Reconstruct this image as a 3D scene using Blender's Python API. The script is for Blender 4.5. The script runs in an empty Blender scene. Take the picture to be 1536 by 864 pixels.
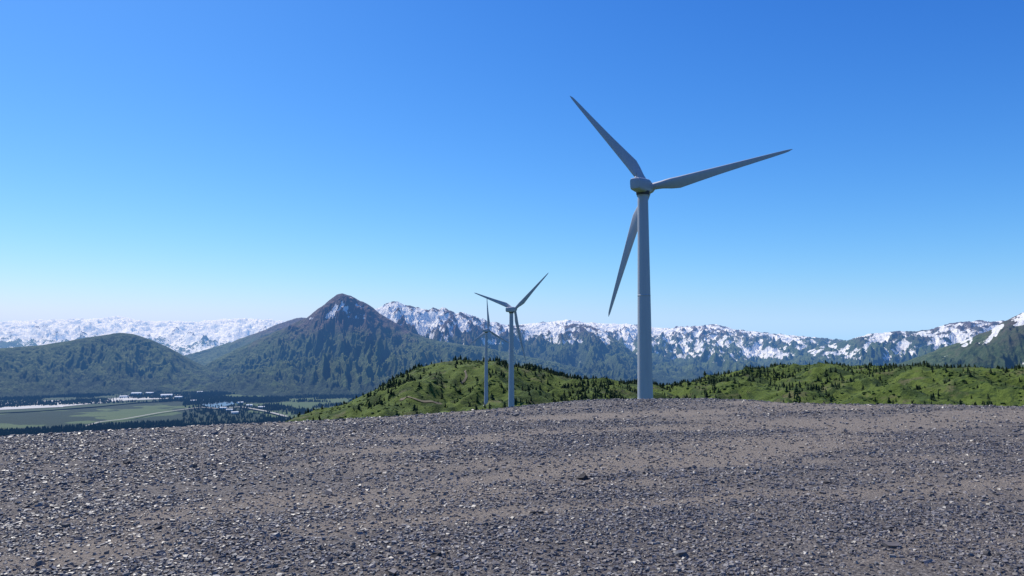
import bpy, math, numpy as np
from mathutils import Matrix, Vector
rng=np.random.default_rng(7)
scene=bpy.context.scene
EYE=1.6; F=1080.0; PITCH=math.atan(73/1080)
SUN_EL=52.0; SUN_AZ=-42.0   # degrees, bearing left of +Y

def sight(px,py):
    px=np.asarray(px,float);py=np.asarray(py,float)
    dx=(px-768)/F; dz=(432-py)/F
    y=math.cos(PITCH)-dz*math.sin(PITCH); z=math.sin(PITCH)+dz*math.cos(PITCH)
    return np.arctan2(dx,y), z/np.hypot(dx,y)

# ---------------- noise ----------------
def perlin(x,y,seed=0):
    r=np.random.default_rng(seed); P=r.permutation(256); P=np.concatenate([P,P,P])
    ang=r.uniform(0,2*np.pi,256); gx=np.cos(ang); gy=np.sin(ang)
    xi=np.floor(x).astype(int); yi=np.floor(y).astype(int)
    xf=x-xi; yf=y-yi
    u=xf**3*(xf*(xf*6-15)+10); v=yf**3*(yf*(yf*6-15)+10)
    def g(ix,iy,fx,fy):
        h=P[P[ix&255]+(iy&255)]
        return gx[h]*fx+gy[h]*fy
    a=g(xi,yi,xf,yf); b=g(xi+1,yi,xf-1,yf); c=g(xi,yi+1,xf,yf-1); d=g(xi+1,yi+1,xf-1,yf-1)
    return ((a+(b-a)*u)+((c+(d-c)*u)-(a+(b-a)*u))*v)*1.4
def fbm(x,y,o=5,seed=0,g=.5):
    s=0;a=1;n=0
    for i in range(o):
        s=s+a*perlin(x*2**i+i*17.3,y*2**i-i*9.1,seed+i); n+=a; a*=g
    return s/n
def ridged(x,y,o=5,seed=0,g=.5):
    s=0;a=1;n=0
    for i in range(o):
        s=s+a*(1-np.abs(perlin(x*2**i+i*7.3,y*2**i+i*3.1,seed+i))*2); n+=a; a*=g
    return np.clip(s/n,0,1)
def sst(a,b,x):
    t=np.clip((x-a)/(b-a),0,1); return t*t*(3-2*t)

# ---------------- mesh helpers ----------------
def np_mesh(name,co,faces,mat=None,smooth=True,attrs=None,parent=None):
    me=bpy.data.meshes.new(name)
    co=np.asarray(co,np.float32); faces=np.asarray(faces,np.int32)
    k=faces.shape[1]
    me.vertices.add(len(co)); me.vertices.foreach_set('co',co.ravel())
    me.loops.add(faces.size); me.loops.foreach_set('vertex_index',faces.ravel())
    me.polygons.add(len(faces))
    me.polygons.foreach_set('loop_start',np.arange(0,faces.size,k,dtype=np.int32))
    me.polygons.foreach_set('loop_total',np.full(len(faces),k,np.int32))
    me.polygons.foreach_set('use_smooth',np.full(len(faces),smooth))
    me.update(calc_edges=True); me.validate()
    if attrs:
        for n,a in attrs.items():
            at=me.attributes.new(n,'FLOAT','POINT'); at.data.foreach_set('value',np.asarray(a,np.float32).ravel())
    ob=bpy.data.objects.new(name,me); scene.collection.objects.link(ob)
    if mat: me.materials.append(mat)
    if parent: ob.parent=parent
    return ob
def grid_faces(n,m):
    i=np.arange(n-1)[:,None]*m+np.arange(m-1)[None,:]
    i=i.ravel()
    return np.stack([i,i+m,i+m+1,i+1],1)
def polar_mesh(name,B,R,Z,mat,attrs=None):
    X=np.sin(B)*R; Y=np.cos(B)*R
    f=grid_faces(*B.shape)[:,::-1]
    co=np.stack([X,Y,Z],-1).reshape(-1,3)
    ob=np_mesh(name,co,f,mat,True,attrs)
    if ob.data.polygons[len(f)//2].normal.z<0: ob.data.flip_normals()
    return ob

# ---------------- materials ----------------
class M:
    def __init__(s,name):
        s.m=bpy.data.materials.new(name); s.m.use_nodes=True; s.nt=s.m.node_tree; s.nt.nodes.clear()
        s.out=s.n('ShaderNodeOutputMaterial')
        s.b=s.n('ShaderNodeBsdfPrincipled'); s.l(s.b.outputs[0],s.out.inputs['Surface'])
        s.b.inputs['Roughness'].default_value=.9
        s.b.inputs['Specular IOR Level'].default_value=.2
        s.geo=s.n('ShaderNodeNewGeometry')
    def n(s,t,**k):
        nd=s.nt.nodes.new(t)
        for a,v in k.items(): setattr(nd,a,v)
        return nd
    def l(s,a,b): s.nt.links.new(a,b)
    def noise(s,scale,det=5,rough=.55,vec=None,stretch=None,dist=0):
        nd=s.n('ShaderNodeTexNoise'); nd.inputs['Scale'].default_value=scale; nd.inputs['Detail'].default_value=det
        nd.inputs['Roughness'].default_value=rough; nd.inputs['Distortion'].default_value=dist
        v=vec or s.geo.outputs['Position']
        if stretch:
            mp=s.n('ShaderNodeVectorMath',operation='MULTIPLY'); s.l(v,mp.inputs[0]); mp.inputs[1].default_value=stretch; v=mp.outputs[0]
        s.l(v,nd.inputs['Vector']); return nd.outputs['Fac']
    def ramp(s,fac,stops,interp='LINEAR'):
        r=s.n('ShaderNodeValToRGB'); r.color_ramp.interpolation=interp
        e=r.color_ramp.elements
        while len(e)<len(stops): e.new(.5)
        for i,(p,c) in enumerate(stops):
            e[i].position=p
            if not hasattr(c,'__len__'): c=(c,c,c)
            e[i].color=(*c,1)
        s.l(fac,r.inputs[0]); return r.outputs[0]
    def mix(s,f,a,b,mode='MIX'):
        m=s.n('ShaderNodeMix',data_type='RGBA',blend_type=mode)
        for v,i in ((f,0),(a,6),(b,7)):
            if isinstance(v,bpy.types.NodeSocket): s.l(v,m.inputs[i])
            elif i==0: m.inputs[0].default_value=v
            else: m.inputs[i].default_value=(*v,1)
        return m.outputs[2]
    def math(s,op,a,b=0,c=None):
        m=s.n('ShaderNodeMath',operation=op)
        for i,v in enumerate((a,b) if c is None else (a,b,c)):
            if isinstance(v,bpy.types.NodeSocket): s.l(v,m.inputs[i])
            else: m.inputs[i].default_value=v
        return m.outputs[0]
    def attr(s,n):
        a=s.n('ShaderNodeAttribute'); a.attribute_name=n; return a.outputs['Fac']
    def z(s):
        x=s.n('ShaderNodeSeparateXYZ'); s.l(s.geo.outputs['Position'],x.inputs[0]); return x.outputs['Z']
    def mapr(s,v,a,b,c=0,d=1):
        m=s.n('ShaderNodeMapRange'); s.l(v,m.inputs[0])
        for i,q in enumerate((a,b,c,d)): m.inputs[i+1].default_value=q
        return m.outputs[0]
    def bump(s,h,strength,dist):
        b=s.n('ShaderNodeBump'); b.inputs['Strength'].default_value=strength; b.inputs['Distance'].default_value=dist
        s.l(h,b.inputs['Height']); s.l(b.outputs[0],s.b.inputs['Normal'])
    def col(s,c):
        if isinstance(c,bpy.types.NodeSocket): s.l(c,s.b.inputs['Base Color'])
        else: s.b.inputs['Base Color'].default_value=(*c,1)

def mountain_mat(name,green_top,rock_full,snow_rough=.9,patchy=.5):
    m=M(name)
    big=m.noise(.0014,6,.65); mid=m.noise(.007,7,.7); fine=m.noise(.03,6,.75)
    forest=m.mix(fine,(.010,.026,.014),(.028,.052,.024))
    meadow=m.mix(mid,(.035,.07,.022),(.08,.12,.035))
    meadow=m.mix(m.ramp(fine,[(.45,0),(.6,1)]),meadow,(.115,.145,.055))
    rock=m.mix(mid,(.05,.038,.038),(.23,.165,.14))
    rock=m.mix(m.ramp(fine,[(.42,0),(.56,1)]),rock,(.085,.062,.06))
    zz=m.math('ADD',m.z(),m.math('MULTIPLY',m.math('SUBTRACT',mid,.5),600))
    zf=m.mapr(zz,-350,-260)
    c=m.mix(zf,forest,meadow)
    patch=m.ramp(m.math('ADD',big,m.math('MULTIPLY',m.math('SUBTRACT',fine,.5),.25)),[(.49,0),(.54,1)])
    c=m.mix(m.math('MULTIPLY',patch,patchy),c,forest)
    rf=m.mapr(zz,green_top,rock_full)
    c=m.mix(rf,c,rock)
    rk=m.ramp(m.math('ADD',m.attr('rocky'),m.math('MULTIPLY',m.math('SUBTRACT',fine,.5),.6)),[(.50,0),(.62,1)])
    c=m.mix(m.math('MULTIPLY',rk,.85),c,rock)
    sn=m.math('ADD',m.attr('snow'),m.math('MULTIPLY',m.math('SUBTRACT',m.noise(.012,8,.75),.5),snow_rough*3.2))
    sn=m.ramp(sn,[(.46,0),(.54,1)])
    c=m.mix(sn,c,(.9,.9,.9))
    m.col(c)
    m.bump(m.math('ADD',mid,m.math('MULTIPLY',fine,.5)),.9,50)
    return m.m

# ---------------- camera ----------------
cam=bpy.data.cameras.new('camera'); co=bpy.data.objects.new('camera',cam); scene.collection.objects.link(co)
cam.sensor_width=36; cam.lens=36*F/1536; cam.clip_start=.1; cam.clip_end=200000
co.location=(0,0,EYE); co.rotation_euler=(math.pi/2+PITCH,0,0); scene.camera=co

# ---------------- light ----------------
w=bpy.data.worlds.new('World'); scene.world=w; w.use_nodes=True
nt=w.node_tree; bg=nt.nodes['Background']
sky=nt.nodes.new('ShaderNodeTexSky'); sky.sky_type='NISHITA'; sky.sun_disc=False
sky.sun_elevation=math.radians(SUN_EL); sky.sun_rotation=math.radians(SUN_AZ)
sky.altitude=300; sky.air_density=1.0; sky.dust_density=.5; sky.ozone_density=2.5
STR=.12
sepc=nt.nodes.new('ShaderNodeSeparateColor'); cmb=nt.nodes.new('ShaderNodeCombineColor')
nt.links.new(sky.outputs[0],sepc.inputs[0])
for i,(p,g) in enumerate(((1.9,.76),(1.34,.86),(.92,1.17))):   # contrast of the clear sky
    a=nt.nodes.new('ShaderNodeMath'); a.operation='MULTIPLY'; a.inputs[1].default_value=STR
    b=nt.nodes.new('ShaderNodeMath'); b.operation='POWER'; b.inputs[1].default_value=p
    c=nt.nodes.new('ShaderNodeMath'); c.operation='MULTIPLY'; c.inputs[1].default_value=g/STR
    nt.links.new(sepc.outputs[i],a.inputs[0]); nt.links.new(a.outputs[0],b.inputs[0]); nt.links.new(b.outputs[0],c.inputs[0]); nt.links.new(c.outputs[0],cmb.inputs[i])
nt.links.new(cmb.outputs[0],bg.inputs[0]); bg.inputs[1].default_value=STR
sl=bpy.data.lights.new('sun','SUN'); so=bpy.data.objects.new('sun',sl); scene.collection.objects.link(so)
sl.energy=5.0; sl.angle=math.radians(.5); sl.color=(1,.95,.86)
az=math.radians(SUN_AZ); el=math.radians(SUN_EL)
sd=Vector((math.sin(az)*math.cos(el),math.cos(az)*math.cos(el),math.sin(el)))
so.rotation_euler=sd.to_track_quat('Z','Y').to_euler(); so.location=sd*100
scene.view_settings.view_transform='Standard'; scene.view_settings.look='None'; scene.view_settings.exposure=0

# ---------------- mountains ----------------
BASE=-374
def ridge(name,pts,Wf,Wb,mat,nb,nr,lam=500,spur=.8,detail=30,snowline=9999,snow_scale=200,snow_gully=1.2,seed=1,power=1.25,base=BASE,jag=.35,rockiness=0.,snow_bias=0):
    p=np.array(pts,float); b,s=sight(p[:,0],p[:,1]); D=p[:,2]
    bb=np.linspace(b[0],b[-1],nb)
    Dc=np.interp(bb,b,D); Zc=EYE+np.interp(bb,b,s)*Dc
    k=np.ones(9)/9
    Dc=np.convolve(np.pad(Dc,4,mode='edge'),k,'valid')
    nf=int(nr*.75)
    q=np.concatenate([-np.linspace(1,0,nf,endpoint=False)**1.15,np.linspace(0,1,nr-nf)**1.2])
    B=np.repeat(bb[:,None],nr,1); Q=np.repeat(q[None,:],nb,0)
    wvar=1+.30*fbm(bb*Dc.mean()/(lam*2.5),bb*0+seed,3,seed+77)[:,None]
    S=np.where(Q<0,Q*Wf*wvar,Q*Wb); R=Dc[:,None]+S
    X=np.sin(B)*R; Y=np.cos(B)*R
    along=B*Dc[:,None].mean()
    wx=fbm(X/(lam*2.2),Y/(lam*2.2),3,seed+50)*lam*.9
    sp=ridged((along+wx)/lam,(S+wx)/(lam*3.5),3,seed,.5)
    sp2=ridged((along-wx)/(lam*.42),(S+wx)/(lam*1.5),4,seed+5,.6)
    a=np.abs(Q)
    qe=np.clip(a+a*(1-a)*spur*((.6-sp)*1.6+(.6-sp2)*1.0),0,1)
    hgt=(Zc[:,None]-base)
    edge=sst(1,.9,a)
    Z=base+hgt*(1-qe)**power - (1-edge)*8
    env=np.minimum(1,a*7+jag)*(1-qe)**.6*edge
    det=fbm(X/(lam*.7),Y/(lam*.7),6,seed+20,.6)
    rd=ridged(X/(lam*.4),Y/(lam*.4),6,seed+30,.6)-.6
    Z=Z+env*(det*detail*.8+rd*detail*2.0)
    sn=.5+(Z-snowline)/snow_scale+(.6-sp)*snow_gully*.6+(.6-sp2)*snow_gully*.9-rd*.9*snow_gully+det*.5+snow_bias
    sn=np.where(Z<snowline-300,-2,sn)
    rocky=np.clip(rockiness+(Z/700)*.5+(rd)*.9+(sp2-.6)*.5,0,1)
    return polar_mesh(name,B,R,Z,mat,{'snow':sn.ravel(),'rocky':rocky.ravel()})

mt=mountain_mat('mountain_slope',-60,140,.5,.35)
mt2=mountain_mat('snow_slope',-80,120,1.0,.5)
ridge('snowy_mountain_range',[(-500,478,19000),(-200,484,19000),(-60,481,19000),(0,483,18500),(40,481,18500),(80,480,18500),(120,478,18500),(150,477,18500),(175,474,18500),(205,480,18500),(240,483,18500),(290,482,18500),(330,479,18500),(365,478,18500),(400,479,18500),(440,484,18500),(520,484,18500),(620,492,18500)],
      6500,4000,mt2,900,160,lam=1300,spur=.9,detail=110,snowline=-100,snow_scale=420,snow_gully=1.6,seed=11,jag=.35,power=1.0)
ridge('forested_ridge',[(150,560,9000),(230,545,9000),(290,530,9000),(350,512,8900),(400,493,8800),(430,480,8700),(450,476,8700),(490,480,8700),(560,500,8600)],
      2200,1500,mt,500,160,lam=600,spur=.8,detail=30,snowline=560,snow_scale=150,seed=21)
ridge('snowy_ridge',[(480,500,7800),(540,474,7800),(570,461,7800),(583,454,7800),(597,451,7800),(612,458,7850),(628,461,7900),(643,466,7900),(650,461,7950),(657,465,7950),(664,461,8000),(676,466,8000),(684,471,8050),(690,468,8100),(705,472,8100),(722,478,8200),(745,484,8300),(770,488,8400),(800,489,8400),(835,487,8300),(865,486,8200),(885,489,8100),(905,497,7900),(930,515,7700),(955,532,7500),(990,552,7300)],
      2600,1600,mt2,1100,280,lam=450,spur=1.1,detail=42,snowline=215,snow_scale=420,snow_gully=2.6,seed=31,jag=.35,rockiness=.3,snow_bias=.0)
ridge('snowy_mountain_range',[(640,490,11500),(720,490,11500),(765,489,11500),(800,484,11500),(830,483,11500),(850,479,11500),(875,483,11500),(905,485,11500),(940,486,11500),(975,489,11500),(1000,492,11500),(1040,489,11500),(1075,486,11300),(1100,494,11200),(1140,498,11200),(1180,502,11000),(1230,507,11000),(1270,511,11000),(1330,511,11000),(1420,512,11000),(1600,512,11000)],
      6200,2500,mt2,1300,300,lam=650,spur=1.0,detail=60,snowline=50,snow_scale=380,snow_gully=2.2,seed=41,jag=.3,snow_bias=.15)
ridge('snowy_mountain_range',[(1180,540,8500),(1230,520,8500),(1270,511,8500),(1300,501,8500),(1340,497,8500),(1375,497,8500),(1395,493,8500),(1415,487,8500),(1440,483,8500),(1465,481,8500),(1490,482,8500),(1540,478,8500),(1640,470,8500),(1900,460,8500)],
      3400,2000,mt2,900,240,lam=480,spur=1.0,detail=46,snowline=90,snow_scale=420,snow_gully=2.4,seed=51,jag=.3,snow_bias=-.1)
ridge('mountain',[(1240,572,4600),(1300,560,4600),(1350,545,4600),(1400,527,4600),(1450,508,4600),(1480,497,4600),(1510,480,4600),(1540,465,4600),(1600,445,4600),(1700,430,4600),(1900,440,4600)],
      1700,1500,mt,600,240,lam=420,spur=.8,detail=20,snowline=160,snow_scale=260,snow_gully=2.6,seed=61,jag=.25,snow_bias=-.4,rockiness=.05)
ridge('mountain',[(190,580,7000),(250,572,6900),(290,556,6900),(340,530,6800),(400,503,6700),(430,490,6650),(460,476,6600),(480,461,6550),(495,449,6500),(505,442,6500),(514,440,6500),(526,443,6500),(536,449,6500),(552,456,6500),(570,470,6500),(590,482,6450),(620,500,6400),(660,512,6350),(720,520,6300),(780,532,6300),(850,548,6300),(930,566,6300)],
      1900,1500,mt,1200,340,lam=430,spur=1.15,detail=38,snowline=450,snow_scale=420,snow_gully=3.2,seed=73,jag=.14,rockiness=.27,snow_bias=-.8,power=1.15)
ridge('forested_hill',[(-500,535,6800),(-200,525,6700),(-60,520,6600),(0,522,6500),(60,518,6500),(110,510,6500),(150,503,6500),(180,499,6500),(200,501,6500),(225,509,6500),(255,522,6500),(290,541,6500),(330,560,6500),(370,578,6500)],
      1150,1300,mountain_mat('hill_slope',150,500,.5,.45),800,240,lam=340,spur=.9,detail=20,seed=84,jag=.12,power=1.0)

# ---------------- valley floor ----------------
def forest_mask(x,y):
    r=np.hypot(x,y)
    return fbm(x/650,y/420,4,303)+.25*fbm(x/120,y/120,3,309)+.13-.45*(1-sst(3350,3650,r))
nb,nr=420,420
B=np.repeat(np.linspace(-1.25,1.25,nb)[:,None],nr,1); R=np.repeat((1300*(80000/1300)**np.linspace(0,1,nr))[None,:],nb,0)
X=np.sin(B)*R;Y=np.cos(B)*R
fm=forest_mask(X,Y)
vm=M('valley_floor')
v1=vm.noise(.004,6,.7); v2=vm.noise(.03,5,.7); 
fo=vm.mix(v2,(.007,.018,.010),(.022,.042,.018)); op=vm.mix(v1,(.04,.08,.025),(.10,.13,.05))
fmn=vm.math('ADD',vm.attr('open'),vm.math('MULTIPLY',vm.math('SUBTRACT',v1,.5),.6))
vm.col(vm.mix(vm.ramp(fmn,[(.16,0),(.2,1)]),fo,op)); vm.bump(v2,.7,8)
polar_mesh('valley_ground',B,R,np.full_like(R,-370.0)+fbm(X/500,Y/500,3,5)*4-2,vm.m,{'open':fm.ravel()})

# ---------------- near green hill ----------------
sk=np.array([(-400,700),(0,668),(250,654),(420,633),(470,618),(520,606),(560,590),(600,566),(625,553),(650,545),(675,540),(700,538),(740,541),(790,551),(830,560),(870,565),(910,570),(960,574),(1000,574),(1040,570),(1080,561),(1120,556),(1160,551),(1200,545),(1240,541),(1280,546),(1330,549),(1400,550),(1470,552),(1536,555),(1700,560),(2200,575)],float)
skb,sks=sight(sk[:,0],sk[:,1])
skD=np.interp(sk[:,0],[0,420,700,900,1240,1536],[1000,1000,1050,1150,1350,1350])
def hill_z(b,r):
    cs=np.interp(b,skb,sks); D=np.interp(b,skb,skD)
    low=np.minimum(-.0935,cs-.022)
    zc=EYE+cs*D; z8=EYE+low*800; z5=np.minimum(-62,z8*.78); z2=-41.0
    t1=(r-800)/(D-800)
    up=z8+(zc-z8)*np.where(t1<0,0,1-(1-np.clip(t1,0,1))**1.6)
    z=np.where(r>800,up,np.where(r>500,z5+(z8-z5)*(r-500)/300,np.where(r>190,z2+(z5-z2)*(r-190)/310,-9+(z2+9)*(r-35)/155)))
    fall=np.clip(r-D,0,None); z=np.where(r>D,zc-fall**1.25*.075,z)
    x=np.sin(b)*r;y=np.cos(b)*r
    env=sst(300,700,r)*(.28+.72*np.clip(np.abs(r-D)/140,0,1))
    z=z+env*((ridged(x/150,y/260,4,91)-.62)*34+fbm(x/50,y/50,4,95)*8)
    return np.maximum(z,-380)
nb,nr=900,560
bl=np.linspace(-1.1,1.1,nb); rl=np.concatenate([np.geomspace(35,600,120,endpoint=False),np.linspace(600,1600,340,endpoint=False),np.linspace(1600,2900,100)])
B=np.repeat(bl[:,None],nr,1);R=np.repeat(rl[None,:],nb,0)
hm=M('hill_grass')
g1=hm.noise(.012,6,.65); g2=hm.noise(.09,6,.7); g3=hm.noise(.5,4,.7)
c=hm.mix(g1,(.055,.10,.013),(.14,.18,.035))
c=hm.mix(hm.ramp(g2,[(.42,0),(.62,1)]),c,(.13,.18,.03))
c=hm.mix(hm.ramp(hm.noise(.03,8,.78,dist=.6),[(.49,0),(.56,.9)]),c,(.03,.058,.014))
c=hm.mix(hm.ramp(hm.noise(.02,7,.75,stretch=(1,1.2,2)),[(.56,0),(.64,.7)]),c,(.17,.14,.08))
c=hm.mix(hm.math('MULTIPLY',g3,.4),c,(.04,.068,.016))
hm.col(c); hm.bump(hm.math('ADD',g2,hm.math('MULTIPLY',g3,.4)),1,4.5)
polar_mesh('green_hill',B,R,hill_z(B,R),hm.m)

def hit(px,py):
    b,s=sight(px,py); r=np.linspace(700,1500,1600); z=hill_z(np.full_like(r,b),r)
    i=np.argmax(z>=EYE+s*r)
    return np.array([math.sin(b)*r[i],math.cos(b)*r[i]])
def ribbon(name,pts,width,mat,zf,lift=.25,sub=12):
    p=np.array(pts,float); t=np.linspace(0,len(p)-1,(len(p)-1)*sub+1)
    c=np.stack([np.interp(t,range(len(p)),p[:,i]) for i in (0,1)],1)
    for _ in range(3): c[1:-1]=(c[:-2]+2*c[1:-1]+c[2:])/4
    d=np.gradient(c,axis=0); d/=np.linalg.norm(d,axis=1)[:,None]+1e-9; n=np.stack([-d[:,1],d[:,0]],1)
    rows=[]
    for k in np.linspace(-.5,.5,5):
        q=c+n*k*width; rows.append(np.column_stack([q,zf(q[:,0],q[:,1])+lift]))
    co=np.stack(rows,1).reshape(-1,3)
    ob=np_mesh(name,co,grid_faces(len(c),5),mat)
    if ob.data.polygons[0].normal.z<0: ob.data.flip_normals()
dm=M('dirt'); dm.col(dm.mix(dm.noise(.3,5),(.12,.11,.06),(.26,.22,.15)))
zf=lambda x,y: hill_z(np.arctan2(x,y),np.hypot(x,y))
ribbon('dirt_path',[hit(*q) for q in [(697,556),(700,566),(692,576)]],3,dm.m,zf,.7)
ribbon('dirt_road',[hit(*q) for q in [(600,600),(625,600),(645,603),(662,606)]],4,dm.m,zf,.7)

# ---------------- trees ----------------
def trees(name,x,y,z,h,mat,tiers=3,sides=7,wid=.30,seed=0):
    r=np.random.default_rng(seed); n=len(x)
    a=np.linspace(0,2*np.pi,sides,endpoint=False)
    V=[];Fc=[];nv=0;var=[]
    tv=r.random(n)
    wv=wid*h*r.uniform(.75,1.25,n)
    lx=r.normal(0,.03,n)*h; ly=r.normal(0,.03,n)*h
    for t in range(tiers):
        f0=.08+t*.8/tiers; f1=min(1,f0+1.25/tiers) if t<tiers-1 else 1.
        rad=(1-f0)**.9
        rr=wv[:,None]*rad*r.uniform(.6,1.25,(n,sides)); aa=a[None]+r.uniform(0,6.28,(n,1))
        cx=x+lx*f0;cy=y+ly*f0
        ring=np.stack([cx[:,None]+np.cos(aa)*rr,cy[:,None]+np.sin(aa)*rr,z[:,None]+h[:,None]*(f0+r.uniform(-.05,.05,(n,sides)))],-1)
        top=np.stack([x+lx*f1,y+ly*f1,z+h*f1],-1)[:,None]
        V.append(np.concatenate([ring,top],1)); 
        base=np.arange(n)[:,None]*(sides+1)+nv
        for s in range(sides):
            Fc.append(np.stack([base[:,0]+s,base[:,0]+(s+1)%sides,base[:,0]+sides],1))
        nv+=n*(sides+1); var.append(np.repeat(tv,sides+1))
    tr=np.stack([np.stack([x+math.cos(k*2.094)*h*.03,y+math.sin(k*2.094)*h*.03,z-h*.05],-1) for k in range(3)]+[np.stack([x,y,z+h*.6],-1)],1)
    V.append(tr); base=np.arange(n)*4+nv
    for k in range(3): Fc.append(np.stack([base+k,base+(k+1)%3,base+3],1))
    var.append(np.repeat(tv,4))
    return np_mesh(name,np.concatenate([v.reshape(-1,3) for v in V]),np.concatenate(Fc),mat,False,{'var':np.concatenate(var)})
tm=M('conifer_needles'); tm.col(tm.mix(tm.attr('var'),(.012,.028,.011),(.035,.06,.02)))
N=80000
b=rng.uniform(-.55,.9,N); r=np.sqrt(rng.uniform(620**2,1500**2,N)); x=np.sin(b)*r;y=np.cos(b)*r
D=np.interp(b,skb,skD)
dens=fbm(x/110,y/110,4,77)+.6*fbm(x/30,y/30,2,78)
bd=np.degrees(b)
dark=np.exp(-((bd-5)/4.5)**2)*.42+np.exp(-((bd-14)/4)**2)*.22*(r>1000)+.05*(bd>12)
cresty=.15*np.exp(-((r-D)/60)**2)
p=sst(.12,.55,dens+dark+cresty-.0)*.55+.028
k=(rng.random(N)<p)&(r<D+120)
x,y=x[k],y[k]; z=hill_z(np.arctan2(x,y),np.hypot(x,y)); h=2.2+6.0*rng.random(len(x))**1.8
print('hill trees',len(x))
trees('conifer_forest',x,y,z,h,tm.m,3,7,.36,1)
def blobs(name,x,y,z,s,mat,seed):
    r=np.random.default_rng(seed); n=len(x)
    import bmesh
    bm=bmesh.new(); bmesh.ops.create_icosphere(bm,subdivisions=1,radius=1); bv=np.array([v.co for v in bm.verts]); bf=np.array([[v.index for v in f.verts] for f in bm.faces]); bm.free()
    bv2=bv[None]*r.uniform(.65,1.3,(n,len(bv),1))*s[:,None,None]*np.stack([r.uniform(.8,1.6,n),r.uniform(.8,1.6,n),r.uniform(.45,.8,n)],1)[:,None]
    co=bv2+np.stack([x,y,z],1)[:,None]
    f=bf[None]+(np.arange(n)*len(bv))[:,None,None]
    return np_mesh(name,co.reshape(-1,3),f.reshape(-1,3),mat,False,{'var':np.repeat(r.random(n),len(bv))})
sm=M('shrub_leaves'); sm.col(sm.mix(sm.attr('var'),(.016,.04,.01),(.055,.10,.02)))
N=42000
b=rng.uniform(-.55,.9,N); r=np.sqrt(rng.uniform(620**2,1500**2,N)); x=np.sin(b)*r;y=np.cos(b)*r; D=np.interp(b,skb,skD)
k=(fbm(x/70,y/70,5,177,.65)+.15*rng.normal(size=N)>.16)&(r<D+60); x,y=x[k],y[k]
blobs('shrub_thicket',x,y,hill_z(np.arctan2(x,y),np.hypot(x,y)),rng.uniform(.7,2.4,len(x)),sm.m,5)
N=80000
b=rng.uniform(-.85,-.1,N); r=np.sqrt(rng.uniform(2500**2,5400**2,N)); x=np.sin(b)*r;y=np.cos(b)*r
k=forest_mask(x,y)+.05*rng.normal(size=N)<.15
k&=~((r>3500)&(r<4600)&(b>-.8)&(b<-.425))
k&=~((r>3350)&(r<4250)&(b>-.425)&(b<-.33)&(rng.random(N)<.8))
x,y=x[k],y[k]; h=rng.uniform(10,20,len(x)); print('valley trees',len(x))
trees('spruce_forest',x,y,np.full(len(x),-371.),h,tm.m,1,6,.3,3)

# ---------------- airport ----------------
def gp(px,py):
    b,s=sight(px,py); r=(-370-EYE)/s; return (float(math.sin(b)*r),float(math.cos(b)*r))
cm=M('runway_concrete'); cm.col(cm.mix(cm.noise(.02,5),(.42,.42,.41),(.56,.55,.53)))
def poly(name,pts,mat,z):
    co=[(*gp(*q),z) for q in pts]
    me=bpy.data.meshes.new(name); me.from_pydata(co,[],[list(range(len(co)))]); me.update()
    if me.polygons[0].normal.z<0: me.flip_normals()
    me.materials.append(mat); ob=bpy.data.objects.new(name,me); scene.collection.objects.link(ob); return ob
poly('runway',[(-120,606),(0,604),(60,602),(96,601),(96,605),(40,607.5),(0,609.5),(-120,613)],cm.m,-366)
poly('runway',[(120,606),(150,599.5),(215,594.5),(262,591.5),(285,593),(262,598.5),(190,601.5),(150,606)],cm.m,-366)
poly('taxiway',[(-120,617),(0,612),(85,607),(118,604.5),(140,606.5),(85,612),(0,616),(-120,621)],cm.m,-365.5)
poly('taxiway',[(82,604),(88,604),(95,612),(88,612)],cm.m,-365)
gm=M('airfield_grass'); gm.col(gm.mix(gm.noise(.008,7,.75),(.015,.036,.018),(.06,.085,.04)))
poly('airfield_ground',[(-150,624),(-150,600),(-20,600.5),(60,598),(130,596),(170,593),(210,590.5),(260,589.5),(288,590.5),(296,594),(285,598),(250,602),(205,604.5),(150,610),(110,613),(60,617),(0,620)],gm.m,-367)
lm=M('lake_water'); lm.col((.05,.09,.13)); lm.b.inputs['Roughness'].default_value=.3; lm.b.inputs['Specular IOR Level'].default_value=.8
poly('lake',[(298,603),(305,599),(318,598),(335,601),(348,603),(352,607),(338,610),(326,613),(312,611),(303,608)],lm.m,-366)
rm=M('road_gravel'); rm.col((.34,.33,.3))
vz=lambda x,y: np.full_like(x,-366.)
ribbon('road',[gp(*q) for q in [(300,612),(330,614),(360,611),(400,618),(430,626)]],20,rm.m,vz,.6)
ribbon('road',[gp(*q) for q in [(130,640),(150,634),(185,630),(240,620),(300,612)]],14,rm.m,vz,.6)
ribbon('road',[gp(*q) for q in [(0,590),(60,585),(110,586),(170,581)]],20,rm.m,vz,.6)
wm=M('white_metal_wall'); wm.col((.75,.75,.73)); rf=M('metal_roof'); rf.col((.6,.63,.66))
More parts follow.
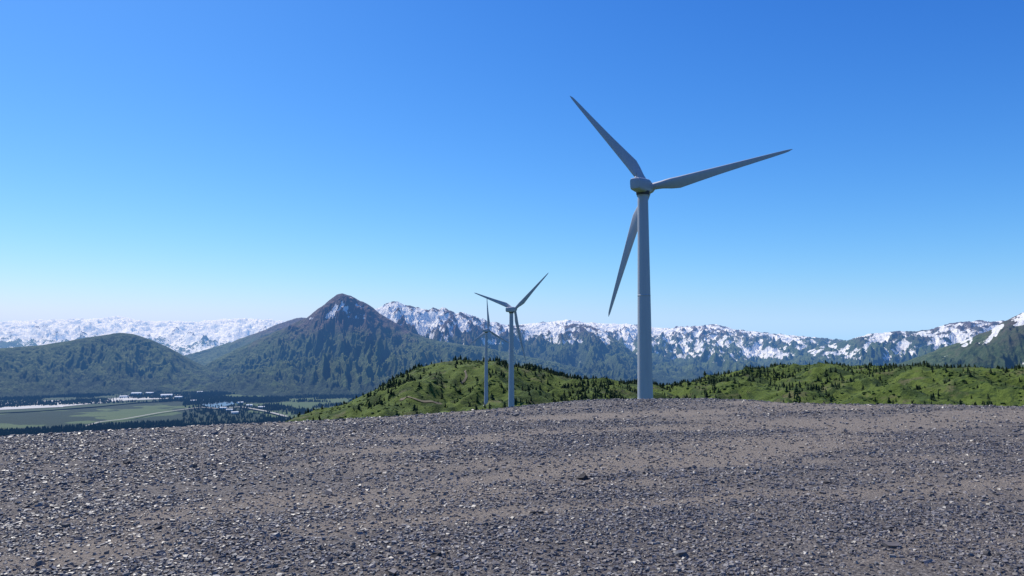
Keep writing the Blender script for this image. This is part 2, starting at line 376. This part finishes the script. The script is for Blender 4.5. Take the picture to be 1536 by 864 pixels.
def hangar(px,py,L,W,H,rot):
    x,y=gp(px,py)
    e=bpy.data.objects.new('airport_hangar',None); scene.collection.objects.link(e); e.location=(x,y,-367); e.rotation_euler=(0,0,rot)
    co=[(-L,-W,0),(L,-W,0),(L,W,0),(-L,W,0),(-L,-W,H),(L,-W,H),(L,W,H),(-L,W,H),(-L,0,H*1.35),(L,0,H*1.35)]
    me=bpy.data.meshes.new('walls'); me.from_pydata(co,[],[(0,1,5,4),(2,3,7,6),(1,2,6,9,5),(3,0,4,8,7)]); me.materials.append(wm.m)
    o=bpy.data.objects.new('walls',me); scene.collection.objects.link(o); o.parent=e
    co=[(-L-1,-W-1,H-.2),(L+1,-W-1,H-.2),(L+1,0,H*1.35+.3),(-L-1,0,H*1.35+.3),(L+1,W+1,H-.2),(-L-1,W+1,H-.2)]
    me=bpy.data.meshes.new('roof'); me.from_pydata(co,[],[(0,1,2,3),(3,2,4,5)]); me.materials.append(rf.m)
    o=bpy.data.objects.new('roof',me); scene.collection.objects.link(o); o.parent=e
    co=[(-L*.5,-W-.3,0),(L*.5,-W-.3,0),(L*.5,-W-.3,H*.8),(-L*.5,-W-.3,H*.8)]
    me=bpy.data.meshes.new('door'); me.from_pydata(co,[],[(0,1,2,3)]); me.materials.append(rf.m)
    o=bpy.data.objects.new('door',me); scene.collection.objects.link(o); o.parent=e
for q in [(205,593,28,18,12,.2),(225,592,22,15,10,.1),(250,596,32,20,13,.3),(268,598,22,14,9,0),(186,597,22,15,9,.2),(290,603,16,12,7,.5),(335,614,16,12,7,.2),(360,606,15,11,7,.9),(345,617,16,12,7,.1),(374,610,15,11,7,.4),(20,583,18,12,9,.4),(55,588,17,11,8,.2),(96,582,18,12,9,.1),(300,590,17,11,8,.3),(352,621,16,10,7,.5),(392,613,16,11,7,.2),(150,579,17,11,8,0),(120,591,16,11,8,.3),(40,594,17,11,8,.6)]:
    hangar(*q)

# ---------------- haze over the valley: emissive volume standing in for light scattered by air ----------------
bpy.ops.mesh.primitive_cube_add(size=1); hz=bpy.context.object; hz.name='haze'
hz.scale=(160000,76000,2100); hz.location=(0,1600+38000,-450+1050)
m=bpy.data.materials.new('glowing_haze'); m.use_nodes=True; t=m.node_tree; t.nodes.clear()
o=t.nodes.new('ShaderNodeOutputMaterial'); ab=t.nodes.new('ShaderNodeVolumeAbsorption'); em=t.nodes.new('ShaderNodeEmission'); ad=t.nodes.new('ShaderNodeAddShader')
DN=4.3e-5; sig=(.25,.50,1.0); L=(.52,.76,1.02)
ab.inputs['Color'].default_value=(1-sig[0],1-sig[1],1-sig[2],1); ab.inputs['Density'].default_value=DN
em.inputs['Color'].default_value=(sig[0]*L[0],sig[1]*L[1],sig[2]*L[2],1); em.inputs['Strength'].default_value=DN  # bluish glow added to the volume in place of scattering
t.links.new(ab.outputs[0],ad.inputs[0]); t.links.new(em.outputs[0],ad.inputs[1]); t.links.new(ad.outputs[0],o.inputs['Volume'])
hz.data.materials.append(m)

# ---------------- gravel ----------------
ed=np.array([(-600,680),(-200,665),(0,655),(200,644),(420,634),(600,625),(700,618),(768,612),(820,606),(860,602),(920,599),(980,598),(1060,598),(1130,601),(1180,605),(1300,607),(1536,610),(1800,614),(2400,625)],float)
eb,es=sight(ed[:,0],ed[:,1])
KQ=.02
def solve(s):
    lo,hi=2.,60.
    for _ in range(40):
        mid=(lo+hi)/2; r=np.linspace(mid,mid+25,400)
        if (-(EYE+KQ*(r-mid)**2)/r).max()<s: lo=mid
        else: hi=mid
    return lo
er=np.array([solve(s) for s in es])
def ground_z(x,y):
    b=np.arctan2(x,y); r=np.hypot(x,y)
    re=np.interp(b,eb,er)
    d=np.clip(r-re,0,None); 
    z=-np.where(d<16,KQ*d**2,KQ*256+ (d-16)*.64)
    z=z+fbm(x/3.1,y/3.1,3,401)*.03*sst(0,5,r)+fbm(x/.6,y/.6,3,402)*.010
    return z
def sandy(x,y):
    u=x*.96+y*.28; v=-x*.28+y*.96
    tracks=np.exp(-((v-6.2-.25*np.sin(u*.5))/.22)**2)+np.exp(-((v-7.9-.25*np.sin(u*.5))/.22)**2)+np.exp(-((v-11.5)/.4)**2)+np.exp(-((v-13.6)/.5)**2)
    n=fbm(u/5.5,v/2.0,5,611,.6)+.12*sst(-3,6,x)-.04+.24*tracks*sst(-5,2,x)
    return sst(-.02,.28,n)
bl=np.linspace(-1.45,1.45,1000); rl=np.concatenate([np.geomspace(.6,24,560,endpoint=False),np.geomspace(24,60,60)])
B=np.repeat(bl[:,None],len(rl),1);R=np.repeat(rl[None,:],len(bl),0);X=np.sin(B)*R;Y=np.cos(B)*R
gr=M('gravel')
gr.b.inputs['Roughness'].default_value=.85; gr.b.inputs['Specular IOR Level'].default_value=.25
pt=gr.attr('sand'); n2=gr.noise(2.2,5,.7); n3=gr.noise(55,4,.75)
vo=gr.n('ShaderNodeTexVoronoi'); vo.inputs['Scale'].default_value=42; gr.l(gr.geo.outputs['Position'],vo.inputs['Vector'])
c=gr.mix(n2,(.088,.075,.066),(.18,.155,.135))
sp=gr.n('ShaderNodeSeparateColor'); gr.l(vo.outputs['Color'],sp.inputs[0])
c=gr.mix(gr.ramp(sp.outputs[0],[(.3,0),(1,.7)]),c,(.30,.27,.24))
c=gr.mix(gr.ramp(sp.outputs[1],[(.6,0),(1,.7)]),c,(.05,.044,.04))
c=gr.mix(gr.math('MULTIPLY',pt,.75),c,gr.mix(n2,(.21,.175,.14),(.32,.265,.205)))
c=gr.mix(gr.ramp(n3,[(.48,0),(.64,.6)]),c,(.055,.048,.044))
gr.col(c)
gr.bump(gr.math('ADD',gr.math('MULTIPLY',vo.outputs['Distance'],-1.),gr.math('ADD',n3,n2)),.9,.018)
polar_mesh('gravel_ground',B,R,ground_z(X,Y),gr.m,{'sand':sandy(X,Y).ravel()})

def stones(name,x,y,s,mat,seed):
    r=np.random.default_rng(seed); n=len(x)
    cb=np.array([(-1,-1,-1),(1,-1,-1),(1,1,-1),(-1,1,-1),(-1,-1,1),(1,-1,1),(1,1,1),(-1,1,1)],float)*.5
    v=cb[None]+r.uniform(-.28,.28,(n,8,3))
    v[:,4:,:2]*=r.uniform(.45,.95,(n,1,1))
    v*=np.stack([r.uniform(.8,1.5,n),r.uniform(.6,1.1,n),r.uniform(.35,.75,n)],1)[:,None]*s[:,None,None]
    a=r.uniform(0,6.28,n); tx=r.normal(0,.28,n); 
    cy,sy=np.cos(tx)[:,None],np.sin(tx)[:,None]
    yy=v[...,1]*cy-v[...,2]*sy; zz=v[...,1]*sy+v[...,2]*cy
    ca,sa=np.cos(a)[:,None],np.sin(a)[:,None]
    X=v[...,0]*ca-yy*sa; Yv=v[...,0]*sa+yy*ca
    z=ground_z(x,y)+s*.1
    co=np.stack([X+x[:,None],Yv+y[:,None],zz+z[:,None]],-1)
    f=np.array([(0,3,2,1),(4,5,6,7),(0,1,5,4),(1,2,6,5),(2,3,7,6),(3,0,4,7)])
    ff=f[None]+(np.arange(n)*8)[:,None,None]
    return np_mesh(name,co.reshape(-1,3),ff.reshape(-1,4),mat,False,{'var':np.repeat(r.random(n),8),'sand':np.repeat(sandy(x,y),8)})
st=M('crushed_stone'); st.b.inputs['Roughness'].default_value=.48; st.b.inputs['Specular IOR Level'].default_value=.5
c=st.ramp(st.attr('var'),[(0,(.068,.06,.055)),(.5,(.165,.147,.134)),(.85,(.26,.237,.22)),(.95,(.27,.225,.175)),(1,(.40,.37,.33))])
c=st.mix(st.math('MULTIPLY',st.attr('sand'),.4),c,(.27,.225,.18))
st.col(st.mix(st.math('MULTIPLY',st.noise(90,3),.4),c,(.075,.067,.062)))
def ring(n,r0,r1,s0,s1,pw=3.5):
    b=rng.uniform(-.85,.85,n); r=np.sqrt(rng.uniform(r0*r0,r1*r1,n)); 
    s=s0+(s1-s0)*rng.random(n)**pw
    x,y=np.sin(b)*r,np.cos(b)*r
    k=(fbm(x/1.6,y/.9,3,500)+.3*rng.normal(size=n)>-.25)&(rng.random(n)>sandy(x,y)*.62)
    return x[k],y[k],s[k]
P=[ring(160000,3.2,8,.006,.034),ring(120000,8,14,.010,.042),ring(80000,14,25,.015,.055),ring(420,4,22,.04,.08,2)]
x=np.concatenate([p[0] for p in P]);y=np.concatenate([p[1] for p in P]);s=np.concatenate([p[2] for p in P])
stones('gravel_stones',x,y,s,st.m,9)
big=[]
for px,py,s in [(875,718,.09),(190,695,.09),(655,836,.07),(238,792,.06),(1480,832,.06),(800,770,.05),(1240,725,.06),(1330,795,.05)]:
    b_,s_=sight(px,py); r_=-EYE/s_; big.append((math.sin(b_)*r_,math.cos(b_)*r_,s))
dst=M('dark_stone'); dst.col(dst.mix(dst.noise(30,4),(.03,.028,.028),(.09,.083,.08)))
bx,by,bs=np.array(big).T
stones('loose_rocks',bx,by,bs,dst.m,12)

# ---------------- wind turbines ----------------
tw=M('turbine_paint'); tw.b.inputs['Roughness'].default_value=.5; tw.b.inputs['Specular IOR Level'].default_value=.35
tc=tw.n('ShaderNodeTexCoord'); 
tw.col(tw.mix(tw.noise(1.2,5,.6,vec=tc.outputs['Object'],stretch=(1,1,.12)),(.38,.40,.44),(.49,.51,.54)))
dk=M('turbine_dark_metal'); dk.col((.08,.08,.09))
def lathe(name,prof,seg,mat,parent,mtx=None):
    a=np.linspace(0,2*np.pi,seg,endpoint=False); pr=np.array(prof,float)
    co=np.stack([pr[:,0,None]*np.cos(a),pr[:,0,None]*np.sin(a),np.repeat(pr[:,1,None],seg,1)],-1)
    n=len(pr); f=[]
    for i in range(n-1):
        for j in range(seg): f.append((i*seg+j,i*seg+(j+1)%seg,(i+1)*seg+(j+1)%seg,(i+1)*seg+j))
    ob=np_mesh(name,co.reshape(-1,3),f,mat,True,None,parent)
    if mtx is not None: ob.matrix_local=mtx
    return ob
def turbine(px,dist,hub_z,base_z,axis_deg,phases,Rb=37.0):
    b,_=sight(px,480)
    loc=Vector((math.sin(b)*dist,math.cos(b)*dist,0))
    e=bpy.data.objects.new('wind_turbine',None); scene.collection.objects.link(e); e.location=(loc.x,loc.y,base_z)
    H=hub_z-base_z
    top=H-2.2
    rad=lambda z: 2.3+(1.35-2.3)*z/top
    prof=[(3.2,-6),(3.2,.2),(3.15,.3),(2.35,.31),(2.3,.6)]
    for k in range(1,3):
        zt=top*k/3
        prof+=[(rad(zt-4),zt-4),(rad(zt-.3),zt-.3),(rad(zt)+.0,zt-.08),(rad(zt)+.025,zt-.07),(rad(zt)+.025,zt+.07),(rad(zt),zt+.08),(rad(zt+.3),zt+.3),(rad(zt+4),zt+4)]
    prof+=[(rad(top-3),top-3),(rad(top-.7),top-.7),(1.35,top-.6),(1.55,top-.5),(1.55,top)]
    lathe('tower',prof,48,tw.m,e)
    th=math.radians(axis_deg); tilt=math.radians(4)
    A=Vector((math.sin(th)*math.cos(tilt),math.cos(th)*math.cos(tilt),math.sin(tilt))); Rv=Vector((math.cos(th),-math.sin(th),0)); U=Rv.cross(A)
    frame=Matrix(((Rv.x,A.x,U.x,0),(Rv.y,A.y,U.y,0),(Rv.z,A.z,U.z,H),(0,0,0,1)))
    secs=[(-5.6,.9,1.0,.15),(-5.5,1.25,1.3,.1),(-4.9,1.5,1.55,.05),(-2,1.7,1.8,0),(1.2,1.7,1.85,0),(2.3,1.6,1.7,0),(2.9,1.35,1.4,0),(2.95,1.1,1.1,0)]
    seg=28; co=[]
    for (yy,wx,hh,dz) in secs:
        for k in range(seg):
            a=2*math.pi*k/seg; cx,sz=math.cos(a),math.sin(a); pw=.45
            co.append((wx*math.copysign(abs(cx)**pw,cx),yy,hh*math.copysign(abs(sz)**pw,sz)+dz))
    f=[]
    for i in range(len(secs)-1):
        for k in range(seg): f.append((i*seg+k,(i+1)*seg+k,(i+1)*seg+(k+1)%seg,i*seg+(k+1)%seg))
    n=len(co); co+=[(0,-5.6,.15),(0,2.95,0)]
    me=bpy.data.meshes.new('nacelle')
    f+= [(n,k,(k+1)%seg) for k in range(seg)]+[(n+1,(len(secs)-1)*seg+(k+1)%seg,(len(secs)-1)*seg+k) for k in range(seg)]
    me.from_pydata(co,[],f); me.materials.append(tw.m); me.polygons.foreach_set('use_smooth',[True]*len(f)); me.update()
    o=bpy.data.objects.new('nacelle',me); scene.collection.objects.link(o); o.parent=e; o.matrix_local=frame
    md=o.modifiers.new('es','EDGE_SPLIT'); md.split_angle=math.radians(40)
    lathe('wind_vane_mast',[(.05,0),(.05,1.3),(.0,1.32)],8,dk.m,e,frame@Matrix.Translation((.3,-4.6,1.6)))
    lathe('roof_vent',[(.5,0),(.5,.35),(.3,.5),(0,.5)],12,tw.m,e,frame@Matrix.Translation((-.3,-3.3,1.7)))
    lathe('yaw_collar',[(1.5,-2.6),(1.7,-2.2),(1.75,-1.5)],32,dk.m,e,Matrix.Translation((0,0,H)))
    hubm=frame@Matrix.Translation((0,4.4,0))@Matrix.Rotation(-math.pi/2,4,'X')
    lathe('hub',[(.9,-1.45),(1.35,-1.4),(1.55,-.9),(1.6,0),(1.5,.8),(1.15,1.5),(.6,1.95),(0,2.1)],32,tw.m,e,hubm)
    for bi,ph in enumerate(phases):
        p=math.radians(ph); span=Rv*math.cos(p)+U*math.sin(p); tr=Rv*math.sin(p)-U*math.cos(p)
        co=[];ns=34;sg=20
        for i in range(ns):
            t=i/(ns-1); rr=1.2+(Rb-1.2)*t**.95
            x=rr/Rb
            ch=np.interp(x,[0,.05,.1,.16,.22,.35,.5,.7,.88,.96,.99,1],[1.9,1.9,2.15,2.8,3.1,2.6,2.05,1.45,.95,.65,.4,.08])
            tk=np.interp(x,[0,.05,.12,.22,.4,.7,1],[1.9,1.85,1.4,.8,.5,.25,.03])
            tw_=math.radians(np.interp(x,[0,.2,.5,1],[16,12,4,-1]))
            off=np.interp(x,[0,.05,.22,1],[0,0,.22,.20])*ch
            rn=np.interp(x,[0,.05,.18],[1,1,0])
            for k in range(sg):
                a=2*math.pi*k/sg
                cx=.5*ch*math.cos(a)
                sharp=(1-.75*(math.cos(a)*.5+.5))*1.35
                cz=.5*tk*math.sin(a)*(rn+(1-rn)*sharp)
                xx=cx+off
                u=xx*math.cos(tw_)-cz*math.sin(tw_); v=xx*math.sin(tw_)+cz*math.cos(tw_)
                co.append(tr*u+A*(v+.9*t*t)+span*rr)
        f=[]
        for i in range(ns-1):
            for k in range(sg): f.append((i*sg+k,i*sg+(k+1)%sg,(i+1)*sg+(k+1)%sg,(i+1)*sg+k))
        me=bpy.data.meshes.new('blade'); me.from_pydata([tuple(v) for v in co],[],f); me.polygons.foreach_set('use_smooth',[True]*len(f)); me.materials.append(tw.m); me.update()
        import bmesh
        bm=bmesh.new(); bm.from_mesh(me); bmesh.ops.recalc_face_normals(bm,faces=bm.faces); bm.to_mesh(me); bm.free()
        o=bpy.data.objects.new('blade_%d'%(bi+1),me); scene.collection.objects.link(o); o.parent=e
        c_=A*4.4; o.location=(c_.x,c_.y,c_.z+H)
turbine(966.5,190,41.1,-41,32,(128.5,8.5,248.5))
turbine(767,500,20.4,-62,32,(160,41.5,281))
turbine(729.5,800,8.5,-74,32,(92,212,332))
